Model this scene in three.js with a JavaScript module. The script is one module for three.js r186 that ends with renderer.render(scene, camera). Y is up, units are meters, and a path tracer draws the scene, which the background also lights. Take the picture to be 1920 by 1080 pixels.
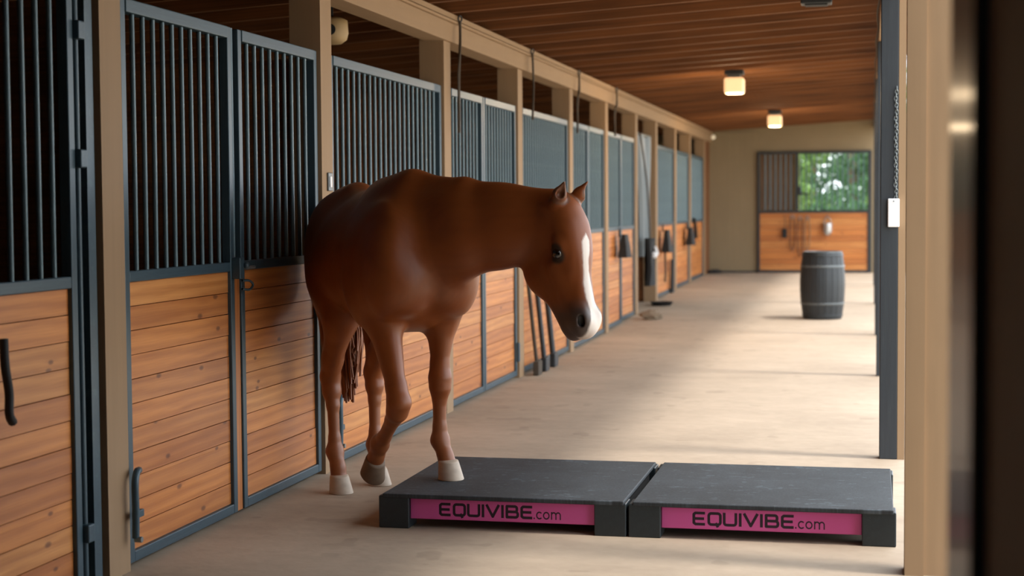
import * as THREE from 'three';
import { RoundedBoxGeometry } from 'three/addons/geometries/RoundedBoxGeometry.js';
import { mergeGeometries } from 'three/addons/utils/BufferGeometryUtils.js';

// ------------------------------------------------------------------ camera, sky, sun, exposure
const scene = new THREE.Scene();
const camera = new THREE.PerspectiveCamera(20.408, 16 / 9, 0.05, 400);
camera.position.set(0, 1.45, 0);
camera.rotation.order = 'YXZ';
camera.rotation.set(-0.05106, 0.22011, -0.007);
camera.focus = 7.6;
camera.userData.fStop = 2.2;
const renderer = new THREE.WebGLRenderer({ antialias: true });
renderer.toneMapping = THREE.LinearToneMapping;
renderer.toneMappingExposure = 1.12;
renderer.shadowMap.enabled = true;
scene.background = new THREE.Color(0.86, 0.91, 0.97);
scene.backgroundIntensity = 3.4;
const sun = new THREE.DirectionalLight(new THREE.Color(1, 0.93, 0.86), 3.0);
sun.position.set(8, 12.6, -13);
sun.target.position.set(0, 0, -14);
sun.castShadow = true; sun.shadow.radius = 16; sun.shadow.mapSize.set(2048, 2048);
Object.assign(sun.shadow.camera, { left: -20, right: 20, top: 14, bottom: -14, near: 1, far: 40 });
scene.add(sun, sun.target);

// ------------------------------------------------------------------ helpers
let seed = 7;
const rnd = () => { seed = (seed * 1664525 + 1013904223) >>> 0; return seed / 4294967296; };
const rr = (a, b) => a + (b - a) * rnd();
const clamp = (v, a = 0, b = 1) => Math.min(b, Math.max(a, v));
const sstep = (a, b, v) => { const t = clamp((v - a) / (b - a)); return t * t * (3 - 2 * t); };
const mix = (a, b, t) => a + (b - a) * t;
const used = new Map();
function numbered(name) { const n = used.get(name) ?? 0; used.set(name, n + 1); return n ? name + '_' + String(n).padStart(3, '0') : name; }
function shade(o) { o.traverse((m) => { if (m.isMesh) { m.castShadow = true; m.receiveShadow = true; } }); return o; }
function tag(o, label, category, group) { o.userData.label = label; o.userData.category = category; if (group) o.userData.group = group; return o; }
function thing(name, label, category, [x, y, z] = [0, 0, 0], turn = 0, group) {
  const o = new THREE.Group(); o.name = numbered(name); o.position.set(x, y, z); o.rotation.y = turn; scene.add(o);
  return tag(o, label, category, group);
}
function part(name, geo, mat, parent, pos, rot) {
  const m = new THREE.Mesh(geo, mat); m.name = name; m.castShadow = m.receiveShadow = true;
  if (pos) m.position.set(...pos);
  if (rot) m.rotation.set(...rot);
  parent.add(m); return m;
}
function single(name, geo, mat, label, category, pos, rot, group) { return tag(part(numbered(name), geo, mat, scene, pos, rot), label, category, group); }
function struct(name, geo, mat, pos, rot) { const m = part(numbered(name), geo, mat, scene, pos, rot); m.userData.kind = 'structure'; return m; }
// box from min/max with uv in metres; u runs along the longest horizontal axis (or 'grain' axis)
function boxUV(sx, sy, sz, grain = 'x', ou = 0, ov = 0) {
  const g = new THREE.BoxGeometry(sx, sy, sz), p = g.attributes.position, n = g.attributes.normal, uv = g.attributes.uv;
  for (let i = 0; i < p.count; i++) {
    const P = { x: p.getX(i), y: p.getY(i), z: p.getZ(i) }, N = { x: Math.abs(n.getX(i)), y: Math.abs(n.getY(i)), z: Math.abs(n.getZ(i)) };
    const others = ['x', 'y', 'z'].filter((a) => a !== grain);
    let u = P[grain], v;
    if (N[grain] > 0.5) { u = P[others[0]]; v = P[others[1]]; } else v = N[others[0]] > 0.5 ? P[others[1]] : P[others[0]];
    uv.setXY(i, u + ou, v + ov);
  }
  return g;
}
const span = (x0, x1, y0, y1, z0, z1, grain = 'x', ou = 0, ov = 0) => boxUV(Math.abs(x1 - x0), Math.abs(y1 - y0), Math.abs(z1 - z0), grain, ou, ov).translate((x0 + x1) / 2, (y0 + y1) / 2, (z0 + z1) / 2);
const rbox = (sx, sy, sz, r = 0.004) => new RoundedBoxGeometry(sx, sy, sz, 2, r);
const tube = (pts, r, seg = 24, rs = 6) => new THREE.TubeGeometry(new THREE.CatmullRomCurve3(pts.map((p) => new THREE.Vector3(...p))), seg, r, rs);

// ------------------------------------------------------------------ textures
const hash = (x, y, s) => { let h = Math.imul(x, 374761393) ^ Math.imul(y, 668265263) ^ Math.imul(s, 1442695041); h = Math.imul(h ^ (h >>> 13), 1274126177); return ((h ^ (h >>> 16)) >>> 0) / 4294967296; };
function vn(x, y, px, py, s) {
  const xi = Math.floor(x), yi = Math.floor(y), fx = x - xi, fy = y - yi, m = (a, b) => ((a % b) + b) % b;
  const u = fx * fx * (3 - 2 * fx), v = fy * fy * (3 - 2 * fy), x0 = m(xi, px), x1 = m(xi + 1, px), y0 = m(yi, py), y1 = m(yi + 1, py);
  return mix(mix(hash(x0, y0, s), hash(x1, y0, s), u), mix(hash(x0, y1, s), hash(x1, y1, s), u), v);
}
function fbm(u, v, fx, fy, s, oct = 4) { let a = 0.5, t = 0, n = 0; for (let i = 0; i < oct; i++) { t += a * vn(u * fx, v * fy, fx, fy, s + i); n += a; fx *= 2; fy *= 2; a *= 0.55; } return t / n; }
function texture(w, h, f, mx, my, srgb = true) {
  const d = new Uint8Array(w * h * 4);
  for (let y = 0; y < h; y++) for (let x = 0; x < w; x++) { const c = f(x / w, y / h), i = (y * w + x) * 4; d[i] = clamp(c[0], 0, 255); d[i + 1] = clamp(c[1], 0, 255); d[i + 2] = clamp(c[2], 0, 255); d[i + 3] = 255; }
  const t = new THREE.DataTexture(d, w, h); t.magFilter = THREE.LinearFilter; t.minFilter = THREE.LinearMipmapLinearFilter; t.generateMipmaps = true;
  t.wrapS = t.wrapT = THREE.RepeatWrapping; t.repeat.set(1 / mx, 1 / my); if (srgb) t.colorSpace = THREE.SRGBColorSpace; t.needsUpdate = true; return t;
}
const knots = []; { let s0 = seed; seed = 99; for (let i = 0; i < 11; i++) knots.push([rnd(), rnd(), rr(0.007, 0.013)]); seed = s0; }
function woodValue(u, v) {            // u along the grain (2.4 m), v across (0.8 m)
  let warp = (fbm(u, v, 5, 6, 11, 3) - 0.5) * 0.06, knot = 0;
  for (const [ku, kv, kr] of knots) {
    let du = Math.abs(u - ku), dv = Math.abs(v - kv); du = Math.min(du, 1 - du) * 2.4; dv = Math.min(dv, 1 - dv) * 0.8;
    const e = Math.sqrt((du * 0.45) ** 2 + dv * dv) / kr;
    if (e < 6) { warp += 0.012 * Math.exp(-e * e * 0.18) * (v > kv ? 1 : -1) * 1.2; knot = Math.max(knot, sstep(1.3, 0.4, e)); }
  }
  const r = (v + warp) * 46, ring = 0.5 + 0.5 * Math.sin(r * 2 + 5 * fbm(u, v, 3, 10, 31, 3));
  const fine = fbm(u, v, 14, 200, 51, 3);
  return [ring * 0.5 + fine * 0.5, knot, fbm(u, v, 4, 7, 71, 3)];
}
const woodTex = texture(1536, 768, (u, v) => {
  const [g, k, b] = woodValue(u, v); let t = clamp(0.18 + g * 0.75 + (b - 0.5) * 0.5);
  let c = [mix(166, 218, t), mix(101, 152, t), mix(48, 86, t)];
  return [mix(c[0], 84, k * 0.6), mix(c[1], 46, k * 0.6), mix(c[2], 26, k * 0.6)];
}, 2.4, 0.8);
const woodBump = texture(768, 384, (u, v) => { const [g] = woodValue(u, v); const t = 90 + g * 120; return [t, t, t]; }, 2.4, 0.8, false);
const joistTex = texture(1024, 256, (u, v) => {
  const f = fbm(u, v, 6, 60, 5, 4), b = fbm(u, v, 4, 3, 15, 3), t = clamp(f * 0.8 + (b - 0.5) * 0.9 + 0.1);
  return [mix(116, 190, t), mix(82, 138, t), mix(50, 90, t)];
}, 3.2, 0.4);
const concreteTex = texture(1024, 1024, (u, v) => {
  const a = fbm(u, v, 4, 4, 3, 5), b = fbm(u, v, 60, 60, 23, 3), s = fbm(u, v, 5, 26, 43, 4), d = fbm(u, v, 18, 18, 61, 3);
  let t = 0.5 + (a - 0.5) * 0.5 + (b - 0.5) * 0.2 + (s - 0.5) * 0.22; const pit = sstep(0.73, 0.8, d) * 0.18;
  t = clamp(t - pit);
  return [mix(146, 206, t), mix(131, 188, t), mix(113, 166, t)];
}, 3.6, 3.6);
const concreteBump = texture(512, 512, (u, v) => { const t = 255 * (0.6 * fbm(u, v, 50, 50, 23, 3) + 0.4 * fbm(u, v, 8, 8, 3, 4)); return [t, t, t]; }, 1.8, 1.8, false);
const paintTex = texture(512, 512, (u, v) => { const a = fbm(u, v, 5, 5, 6, 4), b = fbm(u, v, 3, 60, 16, 3); const t = 0.5 + (a - 0.5) * 0.4 + (b - 0.5) * 0.3; return [mix(214, 250, t), mix(214, 250, t), mix(212, 248, t)]; }, 1.5, 1.5);
const matTex = texture(1024, 1024, (u, v) => {
  const a = fbm(u, v, 5, 5, 81, 4), b = fbm(u, v, 200, 200, 91, 2), s = fbm(u, v, 9, 40, 7, 4); const sc = sstep(0.68, 0.8, s) * 40 + sstep(0.72, 0.78, fbm(u, v, 26, 26, 17, 3)) * 30;
  const t = 52 + (a - 0.5) * 26 + (b - 0.5) * 22 + sc * 0.6; return [t * 0.93, t * 1.05, t * 1.15];
}, 1.15, 1.15);
const metalTex = texture(512, 512, (u, v) => { const a = fbm(u, v, 8, 8, 9, 4), b = fbm(u, v, 90, 90, 19, 2); const d = sstep(0.62, 0.72, fbm(u, v, 20, 20, 29, 4)) * 22; const t = 225 + (a - 0.5) * 36 + (b - 0.5) * 16; return [t + d, t + d * 0.8, t + d * 0.5]; }, 0.8, 0.8);

const S = (o) => new THREE.MeshStandardMaterial(o);
const P = (o) => new THREE.MeshPhysicalMaterial(o);
const M = {
  woods: [0xffffff, 0xf2e6dc, 0xfff2e2, 0xe9d8ca].map((c) => S({ map: woodTex, bumpMap: woodBump, bumpScale: 0.001, color: c, roughness: 0.48 })),
  joist: S({ map: joistTex, color: 0xbca68a, roughness: 0.8 }),
  tan: S({ map: paintTex, color: 0xab8d6c, roughness: 0.75 }),
  tanWall: S({ map: paintTex, color: 0x9c8a6c, roughness: 0.8 }),
  steel: S({ map: metalTex, color: 0x435c69, roughness: 0.42, metalness: 0.15 }),
  bar: S({ map: metalTex, color: 0x627c86, roughness: 0.4, metalness: 0.15 }),
  tanLight: S({ map: paintTex, color: 0xc9ac90, roughness: 0.75 }),
  galv: S({ map: metalTex, color: 0x8f999c, roughness: 0.4, metalness: 0.5 }),
  floor: S({ map: concreteTex, bumpMap: concreteBump, bumpScale: 0.002, roughness: 0.78 }),
  dark: S({ color: 0x23292d, roughness: 0.5 }),
  black: S({ color: 0x141618, roughness: 0.7 }),
  blackGloss: P({ color: 0x2a3438, roughness: 0.42, clearcoat: 0.12, clearcoatRoughness: 0.15 }),
  post: S({ map: metalTex, color: 0x30383f, roughness: 0.4 }),
  mat: S({ map: matTex, color: 0xffffff, roughness: 0.72 }),
  leg: S({ map: metalTex, color: 0x2a353b, roughness: 0.42 }),
  pink: S({ color: 0xd458a0, roughness: 0.45 }),
  white: S({ color: 0xe8ebee, roughness: 0.5 }),
  cord: S({ color: 0x4b4238, roughness: 0.9 }),
  rope: S({ color: 0x8a6f55, roughness: 0.95 }),
  barrel: S({ map: metalTex, color: 0x2c343a, roughness: 0.45 }),
  hoop: S({ map: metalTex, color: 0x6c7478, roughness: 0.4, metalness: 0.3 }),
};

// ------------------------------------------------------------------ floor, ground
const floorY = (z) => 0.16 * sstep(-16, -25.5, z) + 0.035 * sstep(-25, -29.75, z);
{
  const g = new THREE.PlaneGeometry(7.4, 36, 2, 72); g.rotateX(-Math.PI / 2); g.translate(-2.95, 0, -13);
  const p = g.attributes.position, uv = g.attributes.uv;
  for (let i = 0; i < p.count; i++) { p.setY(i, floorY(p.getZ(i))); uv.setXY(i, p.getX(i), p.getZ(i)); }
  g.computeVertexNormals();
  struct('floor', g, M.floor);
  const gg = new THREE.PlaneGeometry(160, 160, 1, 1); gg.rotateX(-Math.PI / 2); gg.translate(0, -0.06, -20);
  const gt = texture(512, 512, (u, v) => { const t = fbm(u, v, 16, 16, 8, 5); return [mix(176, 222, t), mix(160, 204, t), mix(134, 176, t)]; }, 1, 1); gt.repeat.set(60, 60);
  struct('ground', gg, S({ map: gt, roughness: 0.95 }));
}

// ------------------------------------------------------------------ ceiling with joists
const ceilY = (x) => 2.79 + (x + 2.9) * 0.058;
{
  const c = new THREE.Group(); c.name = 'ceiling'; c.userData.kind = 'structure'; scene.add(c);
  const a = Math.atan(0.058), x0 = -6.7, x1 = 0.38, L = (x1 - x0) / Math.cos(a), xm = (x0 + x1) / 2;
  part('roof_deck', boxUV(L, 0.05, 34.8), M.joist, c, [xm, ceilY(xm) + 0.19 + 0.025, -13.1], [0, 0, a]);
  const gs = [0, 1, 2, 3].map((k) => boxUV(L, 0.19, 0.042, 'x', k * 0.83, k * 0.11));
  let k = 0;
  for (let z = 3.9; z > -29.7; z -= 0.567) part('joist', gs[(k++ * 7) % 4], M.joist, c, [xm, ceilY(xm) + 0.095, z], [0, 0, a]);
}

// ------------------------------------------------------------------ left side: posts, beam, stall fronts
const WX = -2.9;
const POSTS = [-3.3, -5.77, -8.31, -10.87, -13.26, -15.63, -17.82, -20.17, -22.12, -24.35, -26.4, -28.75];
const ORD = ['nearest the camera beyond the left edge', 'beside the first near stall door at the left', 'carrying the small white plate behind the horse', 'just behind the withers of the horse', 'behind the horse neck', 'right behind the horse ears', 'fourth past the one with the white plate', 'at the near side of the wash bay', 'at the far side of the wash bay', 'between the two stalls beyond the wash bay', 'before the last stall', 'at the far end of the left row'];
POSTS.forEach((z, i) => {
  const y0 = floorY(z);
  single('stall_post', span(WX - 0.16, WX + 0.015, 0, 2.61 - y0, -0.09, 0.09, 'y', 0, i * 0.37), M.tan, 'tan painted square wooden post ' + ORD[i], 'post', [0, y0, z], null, 'posts of the left stall row');
});
{
  const b = thing('header_beam', 'long tan painted header beam running above the left stalls', 'beam', [-2.94, 2.6, -12.9]);
  part('beam', span(-0.08, 0.08, 0, 0.155, -16.85, 16.85, 'z'), M.tan, b);
  part('top_lip', span(-0.08, 0.1, 0.155, 0.19, -16.85, 16.85, 'z'), M.tan, b);
  part('conduit', new THREE.CylinderGeometry(0.011, 0.011, 33.6, 8).rotateX(Math.PI / 2), M.tan, b, [0.1, 0.14, 0]);
}
// one framed panel: planks below, vertical bars above
function stallPanel(kind, label, z0, z1, { bars, boards = 11, group, single: plain } = {}) {
  const len = Math.abs(z1 - z0), zm = (z0 + z1) / 2, y0 = floorY(zm) + 0.02, top = 2.29 - y0, mid = 1.2 - y0, t = 0.045, dep = 0.045;
  const g = thing(kind, label, kind === 'stall_door' ? 'stall door' : 'stall wall', [WX, y0, zm], 0, group);
  const h = len / 2;
  const sg = rbox(dep, top, t, 0.005);
  part('stile', sg, M.steel, g, [-dep / 2, top / 2, h - t / 2]); part('stile', sg, M.steel, g, [-dep / 2, top / 2, -h + t / 2]);
  const rg = rbox(dep - 0.002, t, len - 2 * t, 0.005);
  part('bottom_rail', rg, M.steel, g, [-dep / 2, t / 2, 0]); part('middle_rail', rg, M.steel, g, [-dep / 2, mid - t / 2, 0]);
  part('top_rail', rbox(dep + 0.01, 0.055, len - 2 * t, 0.005), M.galvTop ?? M.steel, g, [-dep / 2, top - 0.0275, 0]);
  const bh = (mid - t - t) / boards;
  for (let i = 0; i < boards; i++) {
    const dx = rr(-0.0025, 0.0015);
    part('plank', boxUV(0.026, bh - 0.0035, len - 2 * t + 0.004, 'z', rr(0, 2.4), rr(0, 0.8)), M.woods[Math.floor(rnd() * 4)], g, [-0.03 + dx, t + bh * (i + 0.5), 0]);
  }
  const n = bars ?? Math.round((len - 2 * t) / 0.1) - 1, bl = top - 0.055 - mid;
  const bg = new THREE.CylinderGeometry(0.0105, 0.0105, bl + 0.01, 10);
  for (let i = 1; i <= n; i++) part('bar', bg, M.bar, g, [-dep / 2 + 0.004, mid + bl / 2, h - t - (len - 2 * t) * i / (n + 1)], [rr(-1, 1) * 0.0025, 0, 0]);
  return { g, h, top, mid, t };
}
function loopHandle(g, y, zEdge, dir) {   // U shaped steel latch on a stile
  const l = part('latch', new THREE.TubeGeometry(new THREE.CatmullRomCurve3([[0, 0.1, 0], [0.015, 0.1, 0.05 * dir], [0.02, 0.07, 0.075 * dir], [0.02, -0.07, 0.075 * dir], [0.018, -0.16, 0.075 * dir]].map((p) => new THREE.Vector3(...p))), 24, 0.015, 8), M.steel, g, [0.034, y, zEdge]);
  part('latch_plate', rbox(0.02, 0.03, 0.075, 0.004), M.steel, l, [0.01, -0.07, 0.035 * dir]);
  part('pin', new THREE.CylinderGeometry(0.012, 0.012, 0.03, 10).rotateZ(Math.PI / 2), M.galv, l, [0.03, -0.165, 0.075 * dir]);
  return l;
}
const GD = 'steel-framed stall fronts along the aisle';
{
  // bay at the left edge
  let p = stallPanel('stall_door', 'plank and bar stall door cut by the left edge of the picture', -3.41, -5.5, { group: GD });
  const hg = new THREE.CylinderGeometry(0.013, 0.013, 2.26, 10);
  part('hinge_rod', hg, M.steel, p.g, [-0.012, 1.13, -p.h - 0.034]);
  for (const y of [0.2, 1.62, 2.1]) part('hinge', rbox(0.035, 0.07, 0.05, 0.006), M.steel, p.g, [0.004, y, -p.h - 0.03]);
  single('door_jamb', span(WX - 0.045, WX, 0, 2.27, -0.03, 0.03, 'y'), M.steel, 'blue-grey steel jamb between the left edge stall door and the nearest tan post', 'jamb', [0, 0.01, -5.62]);
  // A - B : door, wood stop and fixed panel
  p = stallPanel('stall_door', 'plank and bar stall door with a loop latch, first one wholly in view', -5.89, -7.02, { bars: 10, group: GD });
  loopHandle(p.g, 0.28, p.h - 0.02, 1);
  const lt = part('slide_latch', rbox(0.045, 0.1, 0.05, 0.006), M.steel, p.g, [0.02, p.mid - 0.03, -p.h + 0.01]);
  part('bolt', new THREE.CylinderGeometry(0.008, 0.008, 0.2, 8).rotateX(Math.PI / 2), M.galv, lt, [0.01, 0.0, -0.08]);
  part('knob', new THREE.SphereGeometry(0.016, 12, 8), M.steel, lt, [0.03, 0.012, -0.03]);
  part('catch_loop', tube([[0, -0.06, -0.05], [0.01, -0.065, -0.12], [0.01, -0.085, -0.16], [0.01, -0.105, -0.12], [0, -0.1, -0.05]], 0.006, 20, 6), M.steel, lt);
  single('door_stop', span(WX - 0.05, WX - 0.01, 0.02, 1.15, -0.038, 0.038, 'y'), M.woods[1], 'narrow upright wooden strip between the near stall door and the panel behind the horse rump', 'wood strip', [0, 0, -7.06]);
  part('infill_bar', new THREE.CylinderGeometry(0.0105, 0.0105, 1.1, 10), M.bar, p.g, [-0.02, 1.72, -p.h - 0.035]);
  stallPanel('stall_barrier', 'fixed plank and bar stall panel shaded by the horse rump', -7.1, -8.2, { bars: 9, group: GD });
  p = stallPanel('stall_barrier', 'wide plank and bar stall panel behind the body of the horse', -8.42, -10.76, { bars: 21, group: GD });
  loopHandle(p.g, 0.28, p.h - 0.02, 1);
  p = stallPanel('stall_door', 'stall door with closely set bars above the horse back', -10.98, -11.98, { group: GD });
  p = stallPanel('stall_barrier', 'stall panel seen under the horse neck and above it', -12.0, -13.15, { group: GD });
  part('latch', rbox(0.03, 0.16, 0.04, 0.006), M.steel, p.g, [0.012, 0.2, -p.h + 0.02]);
  p = stallPanel('stall_barrier', 'stall panel partly behind the horse face and ears', -13.37, -15.52, { group: GD });
  stallPanel('stall_door', 'stall door just right of the horse ears', -15.74, -16.68, { group: GD });
  stallPanel('stall_barrier', 'stall panel just right of the horse forehead', -16.7, -17.71, { group: GD });
  stallPanel('stall_door', 'stall door with a black halter bag hung on its edge', -17.93, -18.96, { group: GD });
  stallPanel('stall_barrier', 'stall panel next to the wash bay on its near side', -18.98, -20.06, { group: GD });
  stallPanel('stall_barrier', 'stall front just past the wash bay on the left', -22.23, -24.24, { group: GD });
  stallPanel('stall_barrier', 'second stall front past the wash bay on the left', -24.46, -26.29, { group: GD });
  stallPanel('stall_barrier', 'last stall front at the far end of the left row', -26.51, -28.64, { group: GD });
  struct('wall_left', mergeGeometries([span(-6.75, -6.6, -0.05, 3.0, 4.2, -29.75, 'z'), span(WX - 0.1, WX, -0.05, 2.6, -28.85, -29.75, 'y')]), M.joist);
  POSTS.forEach((z, i) => struct('wall_stall', span(-6.6, WX - 0.16, floorY(z) - 0.03, 2.25, z - 0.03, z + 0.03, 'x', i * 0.4), M.joist));
}

// ------------------------------------------------------------------ right side
struct('wall_front', span(-6.7, 0.3, -0.05, 3.0, 4.2, 4.3, 'x'), M.tanWall);
struct('wall_right', mergeGeometries([span(0.14, 0.3, -0.05, 3.0, -1.99, 4.2, 'y'), span(0.47, 0.6, -0.05, 3.0, -5.5, -2.58, 'y')]), M.tan);
const RP = [-9.32, -13.8, -17.9, -22.0, -26.0];
{
  const near = ['nearest, with a white box', 'second from the platform', 'third from the platform', 'fourth from the platform', 'nearest the far wall'];
  RP.forEach((z, i) => {
    const y0 = floorY(z), t = thing('steel_post', 'dark steel post on the open right side, ' + near[i], 'post', [0.107, y0, z], 0, 'posts of the open right side');
    part('column', rbox(0.1, 2.8 - y0, 0.1, 0.006).translate(0, (2.8 - y0) / 2, 0), M.post, t);
    part('trim_board', span(0.05, 0.09, 0, 2.8 - y0, -0.06, 0.05, 'y'), M.tan, t);
  });
  const hb = thing('eave_beam', 'tan eave beam above the open right side of the aisle', 'beam', [0.14, 2.8, -17.9]);
  part('beam', span(-0.07, 0.09, 0, 0.155, -11.8, 11.6, 'z'), M.tan, hb);
  part('cable', tube(Array.from({ length: 30 }, (_, i) => [-0.085 + 0.008 * Math.sin(i * 2.3), 0.08 + 0.02 * Math.sin(i * 1.7), 11.4 - i * 0.79]), 0.008, 120, 6), M.cord, hb);
  struct('wall_right', mergeGeometries([span(0.138, 0.21, -0.05, 2.97, -6.5, -6.36, 'y'), span(0.21, 0.47, -0.05, 2.97, -6.5, -6.375, 'y')]), M.tan);
  const bd = thing('door_edge', 'black glossy steel door edge, blurred close to the camera at right', 'door edge', [0.12, 0, -2.285]);
  part('door_leaf', rbox(0.5, 2.9, 0.56, 0.012).translate(0.25, 1.45, 0), M.blackGloss, bd);
  // switch box and chain on the first right post
  const sw = thing('switch_box', 'small white switch box on the dark post at right', 'switch box', [0.1, 1.378, -9.262]);
  part('box', rbox(0.064, 0.16, 0.03, 0.006), M.white, sw, [0.03, 0.02, 0.015]);
  part('cover_screw', new THREE.CylinderGeometry(0.004, 0.004, 0.004, 8).rotateX(Math.PI / 2), M.galv, sw, [0.03, 0.085, 0.029]);
  const lk = new THREE.TorusGeometry(0.011, 0.003, 6, 10), links = [];
  for (let i = 0; i < 34; i++) { const q = lk.clone(); q.scale(0.8, 1.25, 1); if (i % 2) q.rotateY(Math.PI / 2); q.translate(0.003 * Math.sin(i), 0.011 + i * 0.0185, 0); links.push(q); }
  single('chain', mergeGeometries(links), M.galv, 'thin steel chain hanging above the white switch box', 'chain', [0.142, 1.47, -9.25]);
}

// ------------------------------------------------------------------ far wall with a stall front and a window behind it
{
  const z = -29.75, y0 = 0.15, T = 0.14, x0 = -2.02, x1 = 0.03;
  struct('wall_back', mergeGeometries([span(-6.7, x0, y0 - 0.2, 3.1, z - T, z, 'y'), span(x1, 0.9, y0 - 0.2, 3.1, z - T, z, 'y'), span(x0, x1, 2.42, 3.1, z - T, z, 'x'), span(-6.7, x0, 2.74, 2.78, z, z + 0.02, 'x')]), M.tanWall);
  struct('baseboard_back', span(-2.85, x0, floorY(z), floorY(z) + 0.035, z, z + 0.02, 'x'), M.dark);
  const g = thing('stall_barrier', 'black framed stall front set in the far wall behind the barrel', 'stall front', [0, floorY(z), z + 0.03]);
  const t = 0.05, bot = 0, mid = 1.12, top = 2.22, w = x1 - x0, xm = (x0 + x1) / 2;
  part('stile', rbox(t, top, 0.05, 0.005), M.dark, g, [x0 + t / 2, top / 2, 0]); part('stile', rbox(t * 1.4, top, 0.05, 0.005), M.dark, g, [x1 - t * 0.7, top / 2, 0]);
  for (const [n, y] of [['bottom_rail', t / 2], ['middle_rail', mid], ['top_rail', top - t / 2]]) part(n, rbox(w - 2 * t, t, 0.048, 0.005), M.dark, g, [xm, y, 0]);
  part('stile', rbox(0.045, top - mid - 0.07, 0.045, 0.005), M.dark, g, [-1.29, (top + mid) / 2, 0]);
  const nb = 10, bh = (mid - t * 1.5) / nb;
  for (let i = 0; i < nb; i++) part('plank', boxUV(w - 2 * t, bh - 0.004, 0.026, 'x', rr(0, 2.4), rr(0, 0.8)), M.woods[(i * 3) % 4], g, [xm, t + bh * (i + 0.5), -0.01]);
  const bg = new THREE.CylinderGeometry(0.0125, 0.0125, top - mid - 0.07, 8);
  for (let i = 1; i < 21; i++) part('bar', bg, M.bar, g, [x0 + t + (w - 2 * t) * i / 21, (top + mid) / 2, 0]);
  const lt = part('latch', rbox(0.03, 0.16, 0.03, 0.005), M.dark, g, [-1.25, 1.5, 0.03]); part('bolt', rbox(0.2, 0.025, 0.025, 0.005), M.dark, lt, [0.07, -0.06, 0]);
  // room behind
  const zb = -32.6;
  struct('wall_behind_stall', mergeGeometries([span(-2.6, -1.5, 0, 3, zb - 0.1, zb, 'y'), span(-1.5, 0.04, 0, 1.12, zb - 0.1, zb, 'x'), span(-1.5, 0.04, 2.75, 3, zb - 0.1, zb, 'x'), span(0.04, 0.6, 0, 3, zb - 0.1, zb, 'y'),
    span(-2.62, -2.5, 0, 3, zb, z - T, 'z'), span(0.5, 0.62, 0, 3, zb, z - T, 'z'), span(-2.62, 0.62, 2.98, 3.06, zb - 0.1, z - T, 'x'), span(-2.62, 0.62, 0, 0.1, zb - 0.1, z - T, 'x')]), M.tanLight);
  const wf = new THREE.Group(); wf.name = 'window_1'; wf.userData.kind = 'structure'; wf.position.set(-0.73, 1.12, zb - 0.05); scene.add(wf);
  const wt = S({ map: paintTex, color: 0xc9b68a, roughness: 0.7 });
  part('jamb', span(-0.77, -0.66, 0, 1.63, -0.05, 0.09, 'y'), wt, wf); part('jamb', span(0.7, 0.77, 0, 1.63, -0.05, 0.09, 'y'), wt, wf);
  part('sill', span(-0.66, 0.7, 0, 0.05, -0.05, 0.1, 'x'), wt, wf); part('head', span(-0.66, 0.7, 1.58, 1.63, -0.05, 0.09, 'x'), wt, wf);
}
console.log('shell done');

// ------------------------------------------------------------------ trees behind the window
{
  const leafM = [0x6a8f3e, 0x3f6c3a, 0x7c9c4a].map((c) => P({ color: c, roughness: 0.8, transmission: 0.3, thickness: 0, side: THREE.DoubleSide }));
  const bark = S({ color: 0x6a5a48, roughness: 0.95 });
  const lab = ['leafy green tree left of centre behind the far window', 'dark green leafy tree behind the middle of the far window', 'pale green leafy tree behind the right of the far window', 'low green shrub beneath the trees behind the far window', 'tall dark tree farther back behind the far window', 'tall yellow-green tree farthest back behind the far window'];
  [[-2.3, -39.5, 3.2, 1.5, 0], [-0.5, -44.5, 3.4, 2.2, 1], [1.2, -39.5, 3.3, 1.5, 2], [-0.7, -36.6, 0.6, 0.8, 1], [-1.9, -53, 5, 3.0, 1], [1.9, -60, 5, 3.2, 0]].forEach(([x, z, h, r, k], n) => {
    const t = thing(n !== 3 ? 'tree' : 'shrub', lab[n], n !== 3 ? 'tree' : 'shrub', [x, -0.06, z], 0, n !== 3 ? 'trees behind the far window' : undefined);
    part('trunk', tube([[0, 0, 0], [0.1, h * 0.4, 0.05], [-0.05, h, 0]], n !== 3 ? 0.11 : 0.05, 12, 8), bark, t);
    const pos = [], idx = []; const cl = Array.from({ length: 34 }, () => [rr(-1, 1) * r * 0.75, (n !== 3 ? h * 0.62 : 0.7) + rr(-1, 1) * r * 0.8, rr(-1, 1) * r * 0.7, rr(0.3, 0.6) * r * 0.6]);
    for (const c of cl) for (let i = 0; i < 190; i++) {
      const a = rr(0, 6.283), b = Math.acos(rr(-1, 1)), q = c[3] * Math.cbrt(rr(0.2, 1)), px = c[0] + q * Math.sin(b) * Math.cos(a), py = Math.max(0.1, c[1] + q * Math.cos(b)), pz = c[2] + q * Math.sin(b) * Math.sin(a);
      const s = rr(0.05, 0.1) * (n > 3 ? 2 : 1.2), u = new THREE.Vector3(rr(-1, 1), rr(-1, 1), rr(-1, 1)).normalize(), v = new THREE.Vector3(rr(-1, 1), rr(-1, 1), rr(-1, 1)).cross(u).normalize(), b0 = pos.length / 3;
      for (const [p, w] of [[1, 0], [0, 0.45], [-1, 0], [0, -0.45]]) pos.push(px + s * (u.x * p + v.x * w), py + s * (u.y * p + v.y * w), pz + s * (u.z * p + v.z * w));
      idx.push(b0, b0 + 1, b0 + 2, b0, b0 + 2, b0 + 3);
    }
    const g = new THREE.BufferGeometry(); g.setAttribute('position', new THREE.Float32BufferAttribute(pos, 3)); g.setIndex(idx); g.computeVertexNormals();
    part('foliage', g, leafM[k], t).userData.kind = 'stuff';
  });
}

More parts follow.
